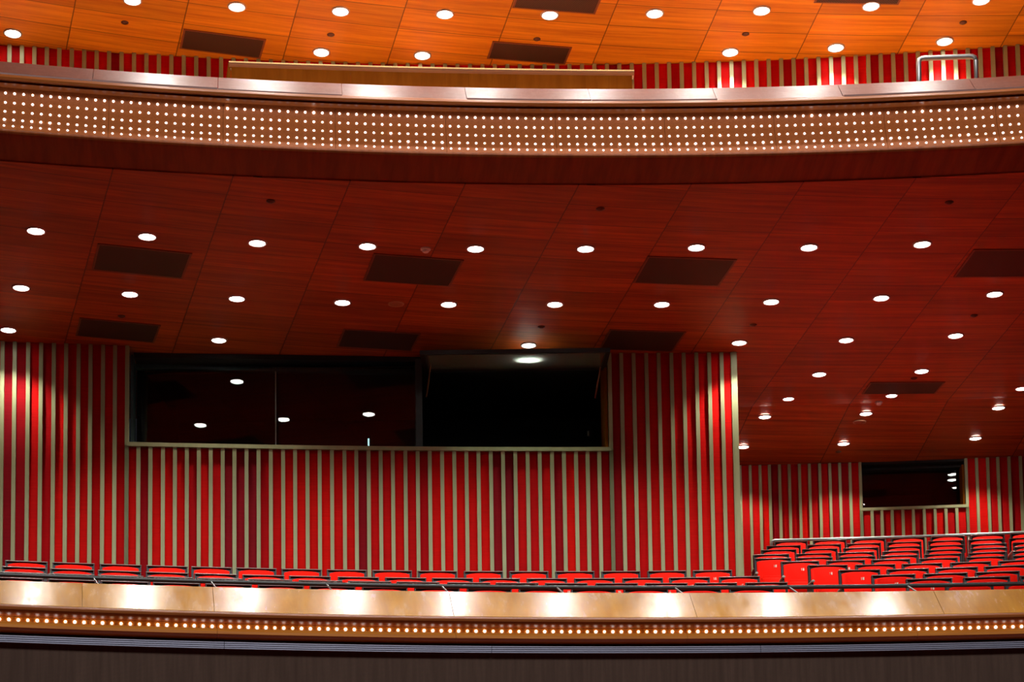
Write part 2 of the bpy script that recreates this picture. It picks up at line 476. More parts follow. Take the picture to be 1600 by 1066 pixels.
tag(plate('ceiling_upper', up_front, up_back, ZUP, ZUP, XL, 9.0, M['ceil_up'], off=(.05, .2)), 'bright orange veneered ceiling over the upper tier', kind='structure')

# ---- upper tier front
def zU(off, py): return zat(RIM_UP(0) + off, py)
ztop_b, ztop_f = zU(.42, 137.5), zU(.05, 154)
zlip = zU(-.03, 241)
trim1 = tag(empty('trim_1', (0, RIM_UP(0), EYE)), 'worn reddish capping boards along the top of the upper balcony front', kind='structure')
seams = [-60, 143, 340, 535, 730, 925, 1122, 1320, 1528, 1740]
RIMt = RIM_UP
sx = [RIM_UP.atpx(p, ztop_f) for p in seams]
sx[0] = XL; sx[-1] = XR + .6
tilts = [0, 0.004, -0.002, -0.016, 0.002, 0.0, -0.012, 0.004, 0.0]
for i in range(len(sx) - 1):
    t = tilts[i]
    o = sweep('capping_board', RIM_UP, [(.42, ztop_b), (.10, ztop_f + .012 + t * .3), (.05, ztop_f + t), (.05, ztop_f - .03), (.42, ztop_b - .045)], sx[i] + .002, sx[i + 1] - .002, M['capwood'])
    o.parent = trim1; o.matrix_parent_inverse = trim1.matrix_basis.inverted()
z = lambda off, py: (off, zU(off, py))
mould = [z(.07, 155.5), z(.03, 157), z(.01, 160), z(.02, 163.5), z(.08, 166), z(.105, 167.2), z(.085, 168), z(.08, 169.3), z(.10, 171), (.30, zU(.1, 171)), (.30, zU(.07, 155.5))]
tag(sweep('trim_2', RIM_UP, mould, XL, XR + .6, M['nose'], smooth=True), 'dark rounded wooden moulding below the upper capping', kind='structure')
lip = [z(0.0, 239), z(-.03, 240.2), z(-.035, 242), z(-.02, 245), (.02, zU(-.02, 245) - .002), (.60, ZC + .012), (.60, ZC + .20), (.3, zU(0, 232) - .05), (.05, zU(0, 239))]
tag(sweep('trim_3', RIM_UP, lip, XL, XR + .6, M['soffit'], smooth=False), 'brown soffit band and lip along the bottom of the upper balcony front', kind='structure')
# dotted light panels
pan = [z(.15, 170.5), z(.165, 178), z(.17, 185), z(.168, 192), z(.16, 199), z(.145, 206), z(.125, 212.5), z(.095, 219), z(.065, 225), z(.02, 234), z(-.003, 239)]
rows_py = [184.5, 198.8, 212.3, 224.6, 233.8]
def on_prof(pr, py):
    """point of the panel profile that shows at row py"""
    best = None
    for (a, b) in zip(pr, pr[1:]):
        for k in range(41):
            t = k / 40; o = a[0] + (b[0] - a[0]) * t; zz = a[1] + (b[1] - a[1]) * t
            e = abs(zat(RIM_UP(0) + o, py) - zz)
            if best is None or e < best[0]: best = (e, o, zz, math.atan2(b[1] - a[1], b[0] - a[0]))
    return best[1:]
dotpts = [on_prof(pan, p) for p in rows_py]
bm = bmesh.new(); lathe(bm, [(0.0108, -.002), (0.0108, 0.003), (0.0088, 0.007), (0.005, 0.0100), (0, 0.0108)], 10)
bulb_me = bm_obj('bulb_proto', bm, M['led'], smooth=True)
bulb_mesh = bulb_me.data; bpy.data.objects.remove(bulb_me)
def mesh_with(me, mat):
    c = me.copy(); c.materials.clear(); c.materials.append(mat); return c
bulbs = {'n': bulb_mesh, 'h': mesh_with(bulb_mesh, M['led_hot']), 'd': mesh_with(bulb_mesh, M['led_dim'])}
PITCHD = 0.0765
Xs870 = RIM_UP.atpx(870, dotpts[2][1]); S870 = arcS(RIM_UP, Xs870)
NPER = 13
def bulb_at(parent, X, cv, off, zz, ang, kind, sc=1.0):
    a = cv.yaw(X)
    b = bpy.data.objects.new('bulb', bulbs[kind]); C.objects.link(b)
    loc = Vector((X - math.sin(a) * off, cv(X) + math.cos(a) * off, zz + EYE + (flare_(X) if cv is RIM_LOW else 0)))
    # normal: towards the hall (-Y) and up according to the profile slope
    nrm = Vector((0, -math.sin(ang), math.cos(ang))) if True else None
    if nrm.y > 0: nrm = -nrm
    nrm = Matrix.Rotation(a, 3, 'Z') @ nrm
    b.rotation_mode = 'QUATERNION'
    q = nrm.to_track_quat('Z', 'Y')
    b.matrix_basis = parent.matrix_basis.inverted() @ (Matrix.Translation(loc) @ q.to_matrix().to_4x4() @ Matrix.Scale(sc, 4))
    b.parent = parent
    return b
pw = ['leftmost', 'second from left', 'third from left', 'fourth from left', 'fifth from left', 'sixth from left', 'fifth from right', 'fourth from right', 'third from right', 'second from right', 'rightmost']
PN = []
k0 = -5
for j in range(k0, 6):
    s0 = S870 + j * NPER * PITCHD; s1 = s0 + NPER * PITCHD
    X0, X1 = arcX(RIM_UP, s0), arcX(RIM_UP, s1)
    PN.append((s0, s1, X0, X1))
for i, (s0, s1, X0, X1) in enumerate(PN):
    Xm = (X0 + X1) / 2
    e = empty('marquee_light', (Xm, RIM_UP(Xm), EYE + dotpts[2][1]))
    # the panel with marks on its front, dotted with bulbs
    tag(e, 'curved copper panel with five bulb rows, ' + pw[i] + ' on upper balcony', 'light panel', 'dotted light panels of the upper balcony')
    prof = pan + [(.06, zU(0, 239) + 0.0), (.28, pan[0][1])]
    o = sweep('panel_face', RIM_UP, prof, X0 + .0012, X1 - .0012, M['panel'], smooth=True)
    o.parent = e; o.matrix_parent_inverse = e.matrix_basis.inverted()
    for c_ in range(NPER):
        s = s0 + (c_ + 0.5) * PITCHD
        X = arcX(RIM_UP, s)
        for r, (off, zz, ang) in enumerate(dotpts):
            u = random.random()
            kd = 'n'
            if r == 3 and u < .30: kd = 'h'
            elif u < .03: kd = 'h'
            elif u > .93: kd = 'd'
            bulb_at(e, X, RIM_UP, off, zz, ang, kd, 0.86 if r == 4 else 1.0)
# continue the same panels plainly beyond the frame at the left and the right
for nm, a, b in (('trim_4', XL, PN[0][2] - .002), ('trim_5', PN[-1][3] + .002, XR + .6)):
    if b > a: tag(sweep(nm, RIM_UP, pan + [(.06, zU(0, 239)), (.28, pan[0][1])], a, b, M['panel'], smooth=True), 'plain end of the curved upper balcony front panel', kind='structure')

# ---- upper floor and wall
def solid_between(name, f0, f1, z0t, z1t, th, X0, X1, mat):
    return plate(name, f0, f1, z0t - th, z1t - th, X0, X1, mat, 30, 4, th)
uf0 = Cv([RIM_UP.c[0] + .44, RIM_UP.c[1], RIM_UP.c[2]])
tag(solid_between('floor_upper', uf0, up_back, 7.48, 9.05, .10, XL, 9.0, M['upcarpet']), 'sloping carpeted floor of the upper tier', kind='structure')

def strip_wall(name, cv, bx, z0, z1, label, half=.0225, depth=.042, seed=1, maroon=(), tones=None, bulge=.018):
    """upholstered bays between battens standing at the X positions bx"""
    rnd = random.Random(seed)
    bm = bmesh.new()
    tl = bm.faces.layers.float.new('tone')
    NB, NZ = 6, 10
    for i, (a, b) in enumerate(zip(bx, bx[1:])):
        tone = tones[i] if tones else rnd.choice((.35, .55, .6, .7, .8, .9, 1.0, .75))
        if i in maroon: tone = 0.02 + .1 * rnd.random()
        elif rnd.random() < .06: tone = .2
        g = []
        for iu in range(NB + 1):
            X = a + (b - a) * iu / NB; t = iu / NB
            bg = bulge * (1 - (2 * t - 1) ** 2) ** .6
            row = []
            for iz in range(NZ + 1):
                zz = z0 + (z1 - z0) * iz / NZ
                wob = .004 * math.sin(zz * 5 + i * 1.7) + .003 * math.sin(zz * 11 + i)
                yw = cv.yaw(X); d = -(bg + wob * math.sin(math.pi * t)) if 0 < iu < NB else 0
                d += .016
                e = 1.0 if 0 < iz < NZ else .3
                row.append(bm.verts.new((X - math.sin(yw) * d * e, cv(X) + math.cos(yw) * d * e, zz + EYE)))
            g.append(row)
        for iu in range(NB):
            for iz in range(NZ):
                f = bm.faces.new((g[iu][iz], g[iu + 1][iz], g[iu + 1][iz + 1], g[iu][iz + 1])); f[tl] = tone; f.smooth = True
    # solid backing behind the cloth
    n = max(2, int((bx[-1] - bx[0]) / .5))
    Xs = [bx[0] + (bx[-1] - bx[0]) * i / n for i in range(n + 1)]
    gg = [[bm.verts.new((X, cv(X) + dy, zz + EYE)) for dy in (.022, .12) for zz in (z0, z1)] for X in Xs]
    for A, B in zip(gg, gg[1:]):
        for p, q in ((0, 1), (2, 3), (0, 2), (1, 3)):
            f = bm.faces.new((A[p], B[p], B[q], A[q])); f.material_index = 1
    for A in (gg[0], gg[-1]):
        f = bm.faces.new((A[0], A[1], A[3], A[2])); f.material_index = 1
    me = bpy.data.meshes.new(name); bm.to_mesh(me); bm.free()
    o = link(name, me, M['fabric'], mats=[M['black']])
    tag(o, label, kind='structure')
    bm = bmesh.new()
    for X in bx:
        yw = cv.yaw(X); R = Matrix.Translation((X, cv(X), 0)) @ Matrix.Rotation(yw, 4, 'Z')
        box(bm, -half, half, -depth, .030, z0 + EYE, z1 + EYE - .002, rot=R)
    be = bm_obj('batten', bm, M['batten'], o)
    return o
# upper wall, battens 19.5 px apart
ub = [UWALL.atpx(15 + 19.45 * i, 9.9) for i in range(-9, 112)]
ub = [x for x in ub if XL - .1 < x < 9.0]
strip_wall('wall_upper', UWALL, ub, 8.9, ZUP - .002, 'red upholstered wall with olive battens behind the upper tier', seed=4)

# main wall of the lower tier
def interp_px(known, step):
    return known
lb = [1.0, 20.3, 41.5, 61.8, 82, 101.3, 121, 139.8, 159.5, 178.4, 197.5]
cb = [203 + (959 - 203) / 40.0 * i for i in range(41)]
cb = [215.9, 234.7, 254.4, 273.2, 291.9, 310.7, 329.4, 348.2, 366.5, 385.5, 404.4, 423.6, 442.9, 461.7, 481, 500.2, 519.5, 539.2, 557.8, 577, 596, 615, 634.8, 654, 673, 692.4, 711.5, 730.5, 749.4, 768.8, 787.9, 807.2, 826.5, 845.5, 864.8, 883.6, 902.5, 920.6, 939]
rb = [958, 976.5, 996, 1016, 1035.5, 1055.5, 1075, 1095, 1115, 1134.5, 1152]
Z860 = 4.35
fx = lambda p: WALL.atpx(p, Z860)
left_x = [fx(p) for p in [-156, -136, -116, -97, -77, -57, -37, -18] + lb]
cen_x = [left_x[-1]] + [fx(p) for p in cb] + [fx(rb[0])]
right_x = [fx(p) for p in rb]
ZS = zat(WALL(-1), 702.5, 570)     # window sill height
ZB = 3.0
strip_wall('wall_rear_left', WALL, left_x, ZB, ZC - .002, 'red upholstered wall with olive battens left of the control window', seed=11, tones=None, maroon=(8,))
strip_wall('wall_rear', WALL, cen_x, ZB, ZS - .01, 'red upholstered wall with olive battens below the control window', seed=23, maroon=(8, 9, 10, 19, 30, 31))
strip_wall('wall_rear_right', WALL, right_x, ZB, ZC - .002, 'red upholstered wall with olive battens right of the control window', seed=31, tones=[.75, .5, .6, .75, .7, .8, .8, .85, .9, .85])
# sill and jambs of the control window
WX0, WX1 = left_x[-1] + .03, fx(958) - .03
o = sweep('trim_6', WALL, [(-.05, ZS - .035), (-.05, ZS + .012), (.30, ZS + .012), (.30, ZS - .035)], WX0 - .03, WX1 + .03, M['batten'])
tag(o, 'long olive sill under the control window', kind='structure')
bm = bmesh.new()
x = fx(1152)
R = Matrix.Translation((x, WALL(x), 0))
box(bm, -.005, .05, -.05, .12, ZB + EYE, ZC + EYE - .003, rot=R)
tag(bm_obj('trim_7', bm, M['batten']), 'wide olive corner post at the right end of the red wall', kind='structure')
# return wall behind the corner
bm = bmesh.new(); box(bm, x - .12, x + .04, WALL(x) + .13, FAR(x) + .1, ZB + EYE, ZC + EYE - .01)
tag(bm_obj('wall_return', bm, M['fabric']), 'red return wall running back from the corner post', kind='structure')

# far wall at the right
fb = [1112.5, 1128, 1143.5, 1158.9, 1174.7, 1190.2, 1205, 1220.7, 1236, 1252, 1267.6, 1283.7, 1299.5, 1315, 1331, 1347, 1363.5, 1379, 1395, 1411.7, 1428, 1445, 1462, 1479, 1496, 1513, 1529.6, 1547, 1563, 1580.6, 1598.5, 1616, 1634, 1652, 1670, 1688, 1706, 1724, 1742, 1760, 1778]
ZF = 5.45
fX = [FAR.atpx(p, ZF) for p in fb]
ZS2 = zat(FAR(5), 795, 1430)
iw0, iw1 = 15, 25
strip_wall('wall_far_left', FAR, fX[:iw0 + 1], 4.6, ZFAR - .002, 'red battened wall left of the small far window', seed=5, half=.020)
strip_wall('wall_far', FAR, fX[iw0:iw1 + 1], 4.6, ZS2 - .01, 'red battened wall under the small far window', seed=6, half=.020)
strip_wall('wall_far_right', FAR, fX[iw1:], 4.6, ZFAR - .002, 'red battened wall right of the small far window', seed=7, half=.020)
o = sweep('trim_8', FAR, [(-.05, ZS2 - .03), (-.05, ZS2 + .01), (.25, ZS2 + .01), (.25, ZS2 - .03)], fX[iw0], fX[iw1], M['batten'])
tag(o, 'olive sill under the small far window', kind='structure')
def booth(name, X0, X1, cv, z0, z1, deep, label):
    bm = bmesh.new()
    Y0 = max(cv(X0), cv(X1)) + .13; Y1 = Y0 + deep; t = .06
    box(bm, X0 - t, X1 + t, Y1, Y1 + t, z0 + EYE - t, z1 + EYE)
    box(bm, X0 - t, X0, Y0 + .02, Y1, z0 + EYE - t, z1 + EYE)
    box(bm, X1, X1 + t, Y0 + .02, Y1, z0 + EYE - t, z1 + EYE)
    box(bm, X0, X1, Y0 + .3, Y1, z0 + EYE - t, z0 + EYE)
    box(bm, X0, X1, Y0 + .3, Y1, z1 + EYE, z1 + EYE + t * .5)
    return tag(bm_obj(name, bm, M['black']), label, kind='structure')
booth('wall_booth', WX0 + .0, WX1 + .18, WALL, ZB + .1, ZC - .04, 2.4, 'black walls of the dark control room behind the window')
booth('wall_booth_far', fX[iw0] + .03, fX[iw1] - .02, FAR, 4.7, ZFAR - .06, 1.6, 'black walls of the dark room behind the small far window')

# control window: frame, two fixed panes, and an opened top-hung sash
mull = fx(656); gj = fx(430)
YG = .45
def wbox(bm, X0, X1, d0, d1, z0, z1, cv=WALL):
    Xm = (X0 + X1) / 2; y = cv(Xm); a = cv.yaw(Xm); h = (X1 - X0) / 2
    R = Matrix.Translation((Xm, y, 0)) @ Matrix.Rotation(a, 4, 'Z')
    box(bm, -h, h, d0, d1, z0 + EYE, z1 + EYE, rot=R)
win = tag(empty('window_1', (fx(430), WALL(fx(430)) + YG, EYE + ZS)), 'dark control room window with two fixed panes', kind='structure')
def under(o, root):
    o.parent = root; o.matrix_parent_inverse = root.matrix_basis.inverted(); return o
bm = bmesh.new()
zt = ZC - .06
wbox(bm, WX0, WX0 + .03, .14, YG + .06, ZS + .012, zt); wbox(bm, mull - .03, mull + .05, .05, YG + .06, ZS + .012, zt)
wbox(bm, WX0, mull, YG - .02, YG + .06, zt - .06, zt)
under(bm_obj('window_frame', bm, M['darkframe']), win)
bm = bmesh.new(); wbox(bm, gj - .006, gj + .006, YG - .012, YG + .02, ZS + .012, zt - .06)
under(bm_obj('glass_joint', bm, M['steel']), win)
# both panes lie in one straight plane
pl = Vector((WX0 + .03, WALL(-3.4) + YG - .10)); pr_ = Vector((mull - .03, WALL(-3.4) + YG - .10 + .02))
for a_, b_ in ((0.0, (gj - pl.x) / (pr_.x - pl.x) - .002), ((gj - pl.x) / (pr_.x - pl.x) + .002, 1.0)):
    p, q = pl.lerp(pr_, a_), pl.lerp(pr_, b_)
    bm = bmesh.new()
    vs = []
    for (pp, dy) in ((p, 0), (q, 0), (q, .01), (p, .01)):
        vs.append((bm.verts.new((pp.x, pp.y + dy - .018, ZS + .012 + EYE)), bm.verts.new((pp.x, pp.y + dy + .018, zt - .06 + EYE))))
    for k in range(4):
        a2, b2 = vs[k], vs[(k + 1) % 4]; bm.faces.new((a2[0], b2[0], b2[1], a2[1]))
    bm.faces.new([v[0] for v in vs]); bm.faces.new([v[1] for v in vs])
    under(bm_obj('pane', bm, M['glass']), win)
# header above the openings
bm = bmesh.new(); wbox(bm, WX0 - .0, WX1 + .0, .15, .5, ZC - .06, ZC - .004)
tag(bm_obj('trim_9', bm, M['black']), 'black header above the control window', kind='structure')
# orange wooden reveal at the right side of the opening
bm = bmesh.new(); wbox(bm, WX1 - .03, WX1 + .0, .02, .55, ZS + .014, ZC - .065)
tag(bm_obj('trim_10', bm, M['booth_wood']), 'orange wooden reveal at the right side of the control window', kind='structure')
# opened sash
SX0, SX1 = fx(664), fx(940)
sash = tag(empty('window_2', ((SX0 + SX1) / 2, WALL(0) + .2, EYE + ZC - .14)), 'top hung window sash swung open under the ceiling', kind='structure')
Yh = WALL((SX0 + SX1) / 2) + .22; Yf = Yh - 1.02
ca = math.atan2((ZC - .14) - zat(Yf, 549, 830), 1.02)
RS = Matrix.Translation((0, Yh, EYE + ZC - .13)) @ Matrix.Rotation(0, 4, 'X')
zf = zat(Yf, 548.5, 830)
def lerpz(y): return (ZC - .13) + (zf - (ZC - .13)) * (Yh - y) / 1.02
def slab(bm, X0, X1, y0, y1, th):
    vs = []
    for X in (X0, X1):
        for y in (y0, y1):
            for d in (-th / 2, th / 2): vs.append(bm.verts.new((X, y, lerpz(y) + d + EYE)))
    for f in ((0, 1, 3, 2), (4, 6, 7, 5), (0, 4, 5, 1), (2, 3, 7, 6), (0, 2, 6, 4), (1, 5, 7, 3)): bm.faces.new([vs[i] for i in f])
bm = bmesh.new()
slab(bm, SX0, SX1 + .1, Yf, Yf + .05, .05); slab(bm, SX0, SX1 + .1, Yh - .05, Yh, .05)
slab(bm, SX0, SX0 + .05, Yf + .05, Yh - .05, .05); slab(bm, SX1 + .05, SX1 + .1, Yf + .05, Yh - .05, .05)
under(bm_obj('sash_frame', bm, M['black']), sash)
bm = bmesh.new(); slab(bm, SX0 + .05, SX1 + .05, Yf + .05, Yh - .05, .008)
under(bm_obj('pane', bm, M['glow_glass']), sash)
for (pa, pb) in (((673, 571), (666, 620)), ((938, 574), (930, 622))):
    A = atY(pa[0], pa[1], Yh - .30); B = atY(pb[0], pb[1], Yh - .02)
    A.z += EYE; B.z += EYE
    bm = bmesh.new(); tube(bm, [A, B], .007, 8); tube(bm, [A.lerp(B, .45), B], .011, 8)
    under(bm_obj('gas_strut', bm, flat('strut_paint', (.22, .10, .06), .4, .4)), sash)
# far window
w3 = tag(empty('window_3', (fX[20], FAR(fX[20]) + .3, EYE + ZS2)), 'small dark window high in the far red wall', kind='structure')
bm = bmesh.new(); wbox(bm, fX[iw0] + .03, fX[iw1] - .02, .28, .29, ZS2 + .012, ZFAR - .08, FAR)
under(bm_obj('pane', bm, M['glass']), w3)
bm = bmesh.new(); wbox(bm, fX[iw0] + .02, fX[iw0] + .05, .13, .34, ZS2 + .012, ZFAR - .06, FAR); wbox(bm, fX[iw0] + .02, fX[iw1] - .02, .14, .34, ZFAR - .08, ZFAR - .02, FAR); wbox(bm, fX[iw0] - .05, fX[iw1] + .05, .0, .40, ZFAR - .03, ZFAR + .12, FAR)
under(bm_obj('window_frame', bm, M['black']), w3)
bm = bmesh.new(); wbox(bm, fX[iw1] - .05, fX[iw1] - .02, .02, .34, ZS2 + .012, ZFAR - .08, FAR)
under(bm_obj('reveal', bm, M['booth_wood']), w3)

# ---- lower tier front
def zL(off, py): return zat(RIM_LOW(0) + off, py)
q = lambda off, py: (off, zL(off, py))
zg_b, zg_f = zL(0, 925.6), zL(-.39, 964)
trim11 = tag(empty('trim_11', (0, RIM_LOW(0), EYE)), 'worn honey coloured sloping capping boards along the lower balcony front', kind='structure')
gs = [-60, 128, 332, 702, 1078, 1460, 1850]
gx = []
for p in gs: gx.append(RIM_LOW.atpx(p, zg_f))
gx[0] = XL; gx[-1] = XR + .6
for i in range(len(gx) - 1):
    o = sweep('capping_board', RIM_LOW, [(0, zg_b), (-.39, zg_f), (-.39, zg_f - .012), (0, zg_b - .05)], gx[i] + .0015, gx[i + 1] - .0015, M['gold'], flare='grad')
    under(o, trim11)
nose = [(-.385, zg_f - .002), q(-.42, 965.5), q(-.435, 968), q(-.432, 971.5), q(-.41, 974.5), q(-.385, 976.5), (-.26, zL(-.40, 977.5)), (-.18, zL(-.40, 977.5)), (-.05, zg_b - .12), (-.36, zg_f - .03)]
tag(sweep('trim_12', RIM_LOW, nose, XL, XR + .6, M['nose'], smooth=True, flare='full'), 'dark rounded nosing under the honey coloured boards', kind='structure')
zr = zL(-.40, 977.5) - .002
rec = [(-.26, zr), (-.265, zL(-.265, 989.5)), q(-.31, 989), q(-.355, 990.5), q(-.385, 994), q(-.385, 998), q(-.355, 1002), q(-.30, 1004.5), (-.27, zL(-.27, 1006)), (-.14, zL(-.27, 1006)), (-.14, zr)]
ls = [-42, 332, 705, 1079, 1462, 1845]
lxs = [RIM_LOW.atpx(p, zr) for p in ls]
offb, zb = -.272, zL(-.272, 986.7)
SL0 = arcS(RIM_LOW, lxs[2])
lw = ['leftmost', 'second from left', 'middle', 'second from right', 'rightmost']
for i in range(5):
    s0 = SL0 + (i - 2) * 27 * PITCHD * 1.003; s1 = s0 + 27 * PITCHD * 1.003
    X0, X1 = arcX(RIM_LOW, s0), arcX(RIM_LOW, s1); Xm = (X0 + X1) / 2
    e = empty('light_strip', (Xm, RIM_LOW(Xm) - .27, EYE + zb))
    tag(e, 'amber rail with one row of bulbs, ' + lw[i] + ' on lower balcony', 'light strip', 'bulb strips of the lower balcony')
    under(sweep('rail_body', RIM_LOW, rec, X0 + .001, X1 - .001, M['torus'], smooth=True, flare='full'), e)
    for c_ in range(27):
        X = arcX(RIM_LOW, s0 + (c_ + .5) * PITCHD * 1.003)
        u = random.random(); kd = 'd' if u > .88 else 'n'
        bulb_at(e, X, RIM_LOW, offb + .004, zb, math.pi / 2, kd, 1.15)
LX0, LX1 = arcX(RIM_LOW, SL0 - 2 * 27 * PITCHD * 1.003), arcX(RIM_LOW, SL0 + 3 * 27 * PITCHD * 1.003)
for nm, a, b in (('trim_13', XL, LX0 - .002), ('trim_14', LX1 + .002, XR + .6)):
    if b > a: tag(sweep(nm, RIM_LOW, rec, a, b, M['torus'], smooth=True, flare='full'), 'plain end of the amber half round rail', kind='structure')
# aluminium strip with grooves
al = tag(empty('trim_15', (0, RIM_LOW(0), EYE)), 'grooved pale aluminium strip under the lower balcony rail', kind='structure')
ap = []
pys = [1009.5, 1012.6, 1015.6, 1018.6, 1021.2]
for k in range(4):
    a0, a1 = pys[k], pys[k + 1]
    ap += [q(-.29, a0), q(-.305, a0 + .5), q(-.305, a1 - .8), q(-.285, a1 - .3)]
ap += [(-.24, ap[-1][1]), (-.24, ap[0][1])]
ms = [RIM_LOW.atpx(p, zL(-.3, 1015)) for p in (-80, 348, 762, 1179, 1600)]
ms = [XL] + ms[1:4] + [XR + .6]
for i in range(4):
    under(sweep('aluminium_strip', RIM_LOW, ap, ms[i] + .002, ms[i + 1] - .002, M['alu'], flare='full'), al)
tag(sweep('wall_front', RIM_LOW, [(-.235, zL(-.24, 1004)), (-.235, -1.6), (-.10, -1.6), (-.10, zL(-.24, 1004))], XL, XR + .6, M['weave'], flare='full'), 'brown woven acoustic cloth wall below the aluminium strip', kind='structure')

# ---- floors
tag(plate('floor', Cv([-2, 0, 0]), Cv([RIM_LOW.c[0] - .25, RIM_LOW.c[1], RIM_LOW.c[2]]), -1.7, -1.7, XL, XR + .6, M['carpet'], 20, 4, .10), 'carpeted floor of the stalls in front of the balcony', kind='structure')

for nm, xx, lbl in (('wall_left', XL - .2, 'plain red side wall far left'), ('wall_right', 9.02, 'plain red side wall far right')):
    bm = bmesh.new(); box(bm, xx, xx + .12, 15.2, 25.4, -1.6 + EYE, ZUP + .1 + EYE)
    tag(bm_obj(nm, bm, M['sidewall']), lbl, kind='structure')
# ================================================================== SEATS
def make_seat():
    r = empty('theatre_seat', (0, 0, 0))
    w = .225
    # shell: a tray that holds the pad, with a ledge at the top
    lean = Matrix.Translation((0, .03, .30)) @ Matrix.Rotation(math.radians(-7), 4, 'X')
    bm = bmesh.new()
    H = .565
    box(bm, -w, w, .0, .028, 0, H, rot=lean)                    # board
    box(bm, -w, -w + .014, -.036, .0, .06, H - .001, rot=lean)   # cheeks
    box(bm, w - .014, w, -.036, .0, .06, H - .001, rot=lean)
    bmesh.ops.bevel(bm, geom=[e for e in bm.edges], offset=.003, segments=1, affect='EDGES')
    bm_obj('shell', bm, M['shell'], r)
    bm = bmesh.new(); box(bm, -w - .002, w + .002, -.040, .03, H, H + .010, rot=lean)
    bmesh.ops.bevel(bm, geom=[e for e in bm.edges], offset=.003, segments=1, affect='EDGES')
    o = bm_obj('top_rail', bm, M['shelltop'], r)
    # pad with arched top
    bm = bmesh.new(); hw = .197; n = 14; layers = []
    for dy, ins in ((-.002, .006), (-.018, .0), (-.040, .002), (-.054, .012), (-.060, .035)):
        ring = []
        h2 = hw - ins; zb_ = .06 + ins
        ring.append((-h2, zb_)); ring.append((h2, zb_))
        for k in range(n + 1):
            t = 1 - 2 * k / n
            ring.append((h2 * t, H - .038 - ins * .4 + .020 * (1 - abs(t) ** 3.6)))
        layers.append([bm.verts.new(lean @ Vector((x_, dy, z_))) for x_, z_ in ring])
    for A, B in zip(layers, layers[1:]):
        m = len(A)
        for k in range(m): bm.faces.new((A[k], A[(k + 1) % m], B[(k + 1) % m], B[k]))
    bm.faces.new(layers[0][::-1]); bm.faces.new(layers[-1])
    bm_obj('backrest', bm, M['pad'], r, smooth=True)
    # tipped-up cushion
    bm = bmesh.new()
    T = Matrix.Translation((0, -.075, .40)) @ Matrix.Rotation(math.radians(12), 4, 'X')
    box(bm, -.19, .19, -.10, 0, 0, .225, rot=T)
    bmesh.ops.bevel(bm, geom=[e for e in bm.edges], offset=.028, segments=3, affect='EDGES')
    bm_obj('seat_cushion', bm, M['pad'], r, smooth=True)
    bm = bmesh.new(); box(bm, -.20, .20, -.14, .02, .33, .40)
    box(bm, -.03, .03, -.10, .0, 0, .33); box(bm, -.10, .10, -.16, .05, 0, .015)
    bm_obj('seat_support', bm, M['shell'], r)
    # left arm: side panel and pad
    bm = bmesh.new(); box(bm, -.256, -.232, -.24, .02, 0, .61)
    bmesh.ops.bevel(bm, geom=[e for e in bm.edges], offset=.004, segments=1, affect='EDGES')
    arm = bm_obj('armrest', bm, M['shell'], r)
    bm = bmesh.new(); box(bm, -.262, -.228, -.29, .0, .61, .638)
    bmesh.ops.bevel(bm, geom=[e for e in bm.edges], offset=.008, segments=2, affect='EDGES')
    ap_ = bm_obj('arm_pad', bm, M['armpad'], arm)
    return r
proto = make_seat()
num_cache = {}
def number_mesh(t):
    if t not in num_cache:
        c = bpy.data.curves.new('n', 'FONT'); c.body = t; c.size = .042; c.extrude = .0015; c.align_x = 'CENTER'; c.align_y = 'CENTER'
        c.offset = .0008
        o = bpy.data.objects.new('n', c); C.objects.link(o)
        bpy.context.view_layer.update()
        me = bpy.data.meshes.new_from_object(o.evaluated_get(bpy.context.evaluated_depsgraph_get()))
        bpy.data.objects.remove(o); bpy.data.curves.remove(c)
        me.materials.clear(); me.materials.append(M['num'])
        num_cache[t] = me
    return num_cache[t]
SEAT_H = .30 + .565 * math.cos(math.radians(7)) + .010
used = [False]
def seat(loc, rz, number, label, group):
    if not used[0]: o = proto; used[0] = True
    else: o = dup(proto)
    o.location = loc; o.rotation_euler = (0, 0, rz)
    tag(o, label, 'seat', group)
    n = bpy.data.objects.new('seat_number', number_mesh(number)); C.objects.link(n)
    n.parent = o; n.location = (0, -.0095 + .03 - .061 + .055 - .005, .765)
    n.location = (0.02, -.034 + .055 - .0, .765)
    n.rotation_euler = (math.radians(83), 0, 0)
    n.location.y = .03 + math.tan(math.radians(7)) * .465 - .0645
    return o
def terrace(name, cv, X0, X1, d0, d1, ztop, th, label):
    o = sweep(name, cv, [(-d0, ztop), (-d0, ztop - th), (d1, ztop - th), (d1, ztop)], X0, X1, M['carpet'])
    return tag(o, label, kind='structure')
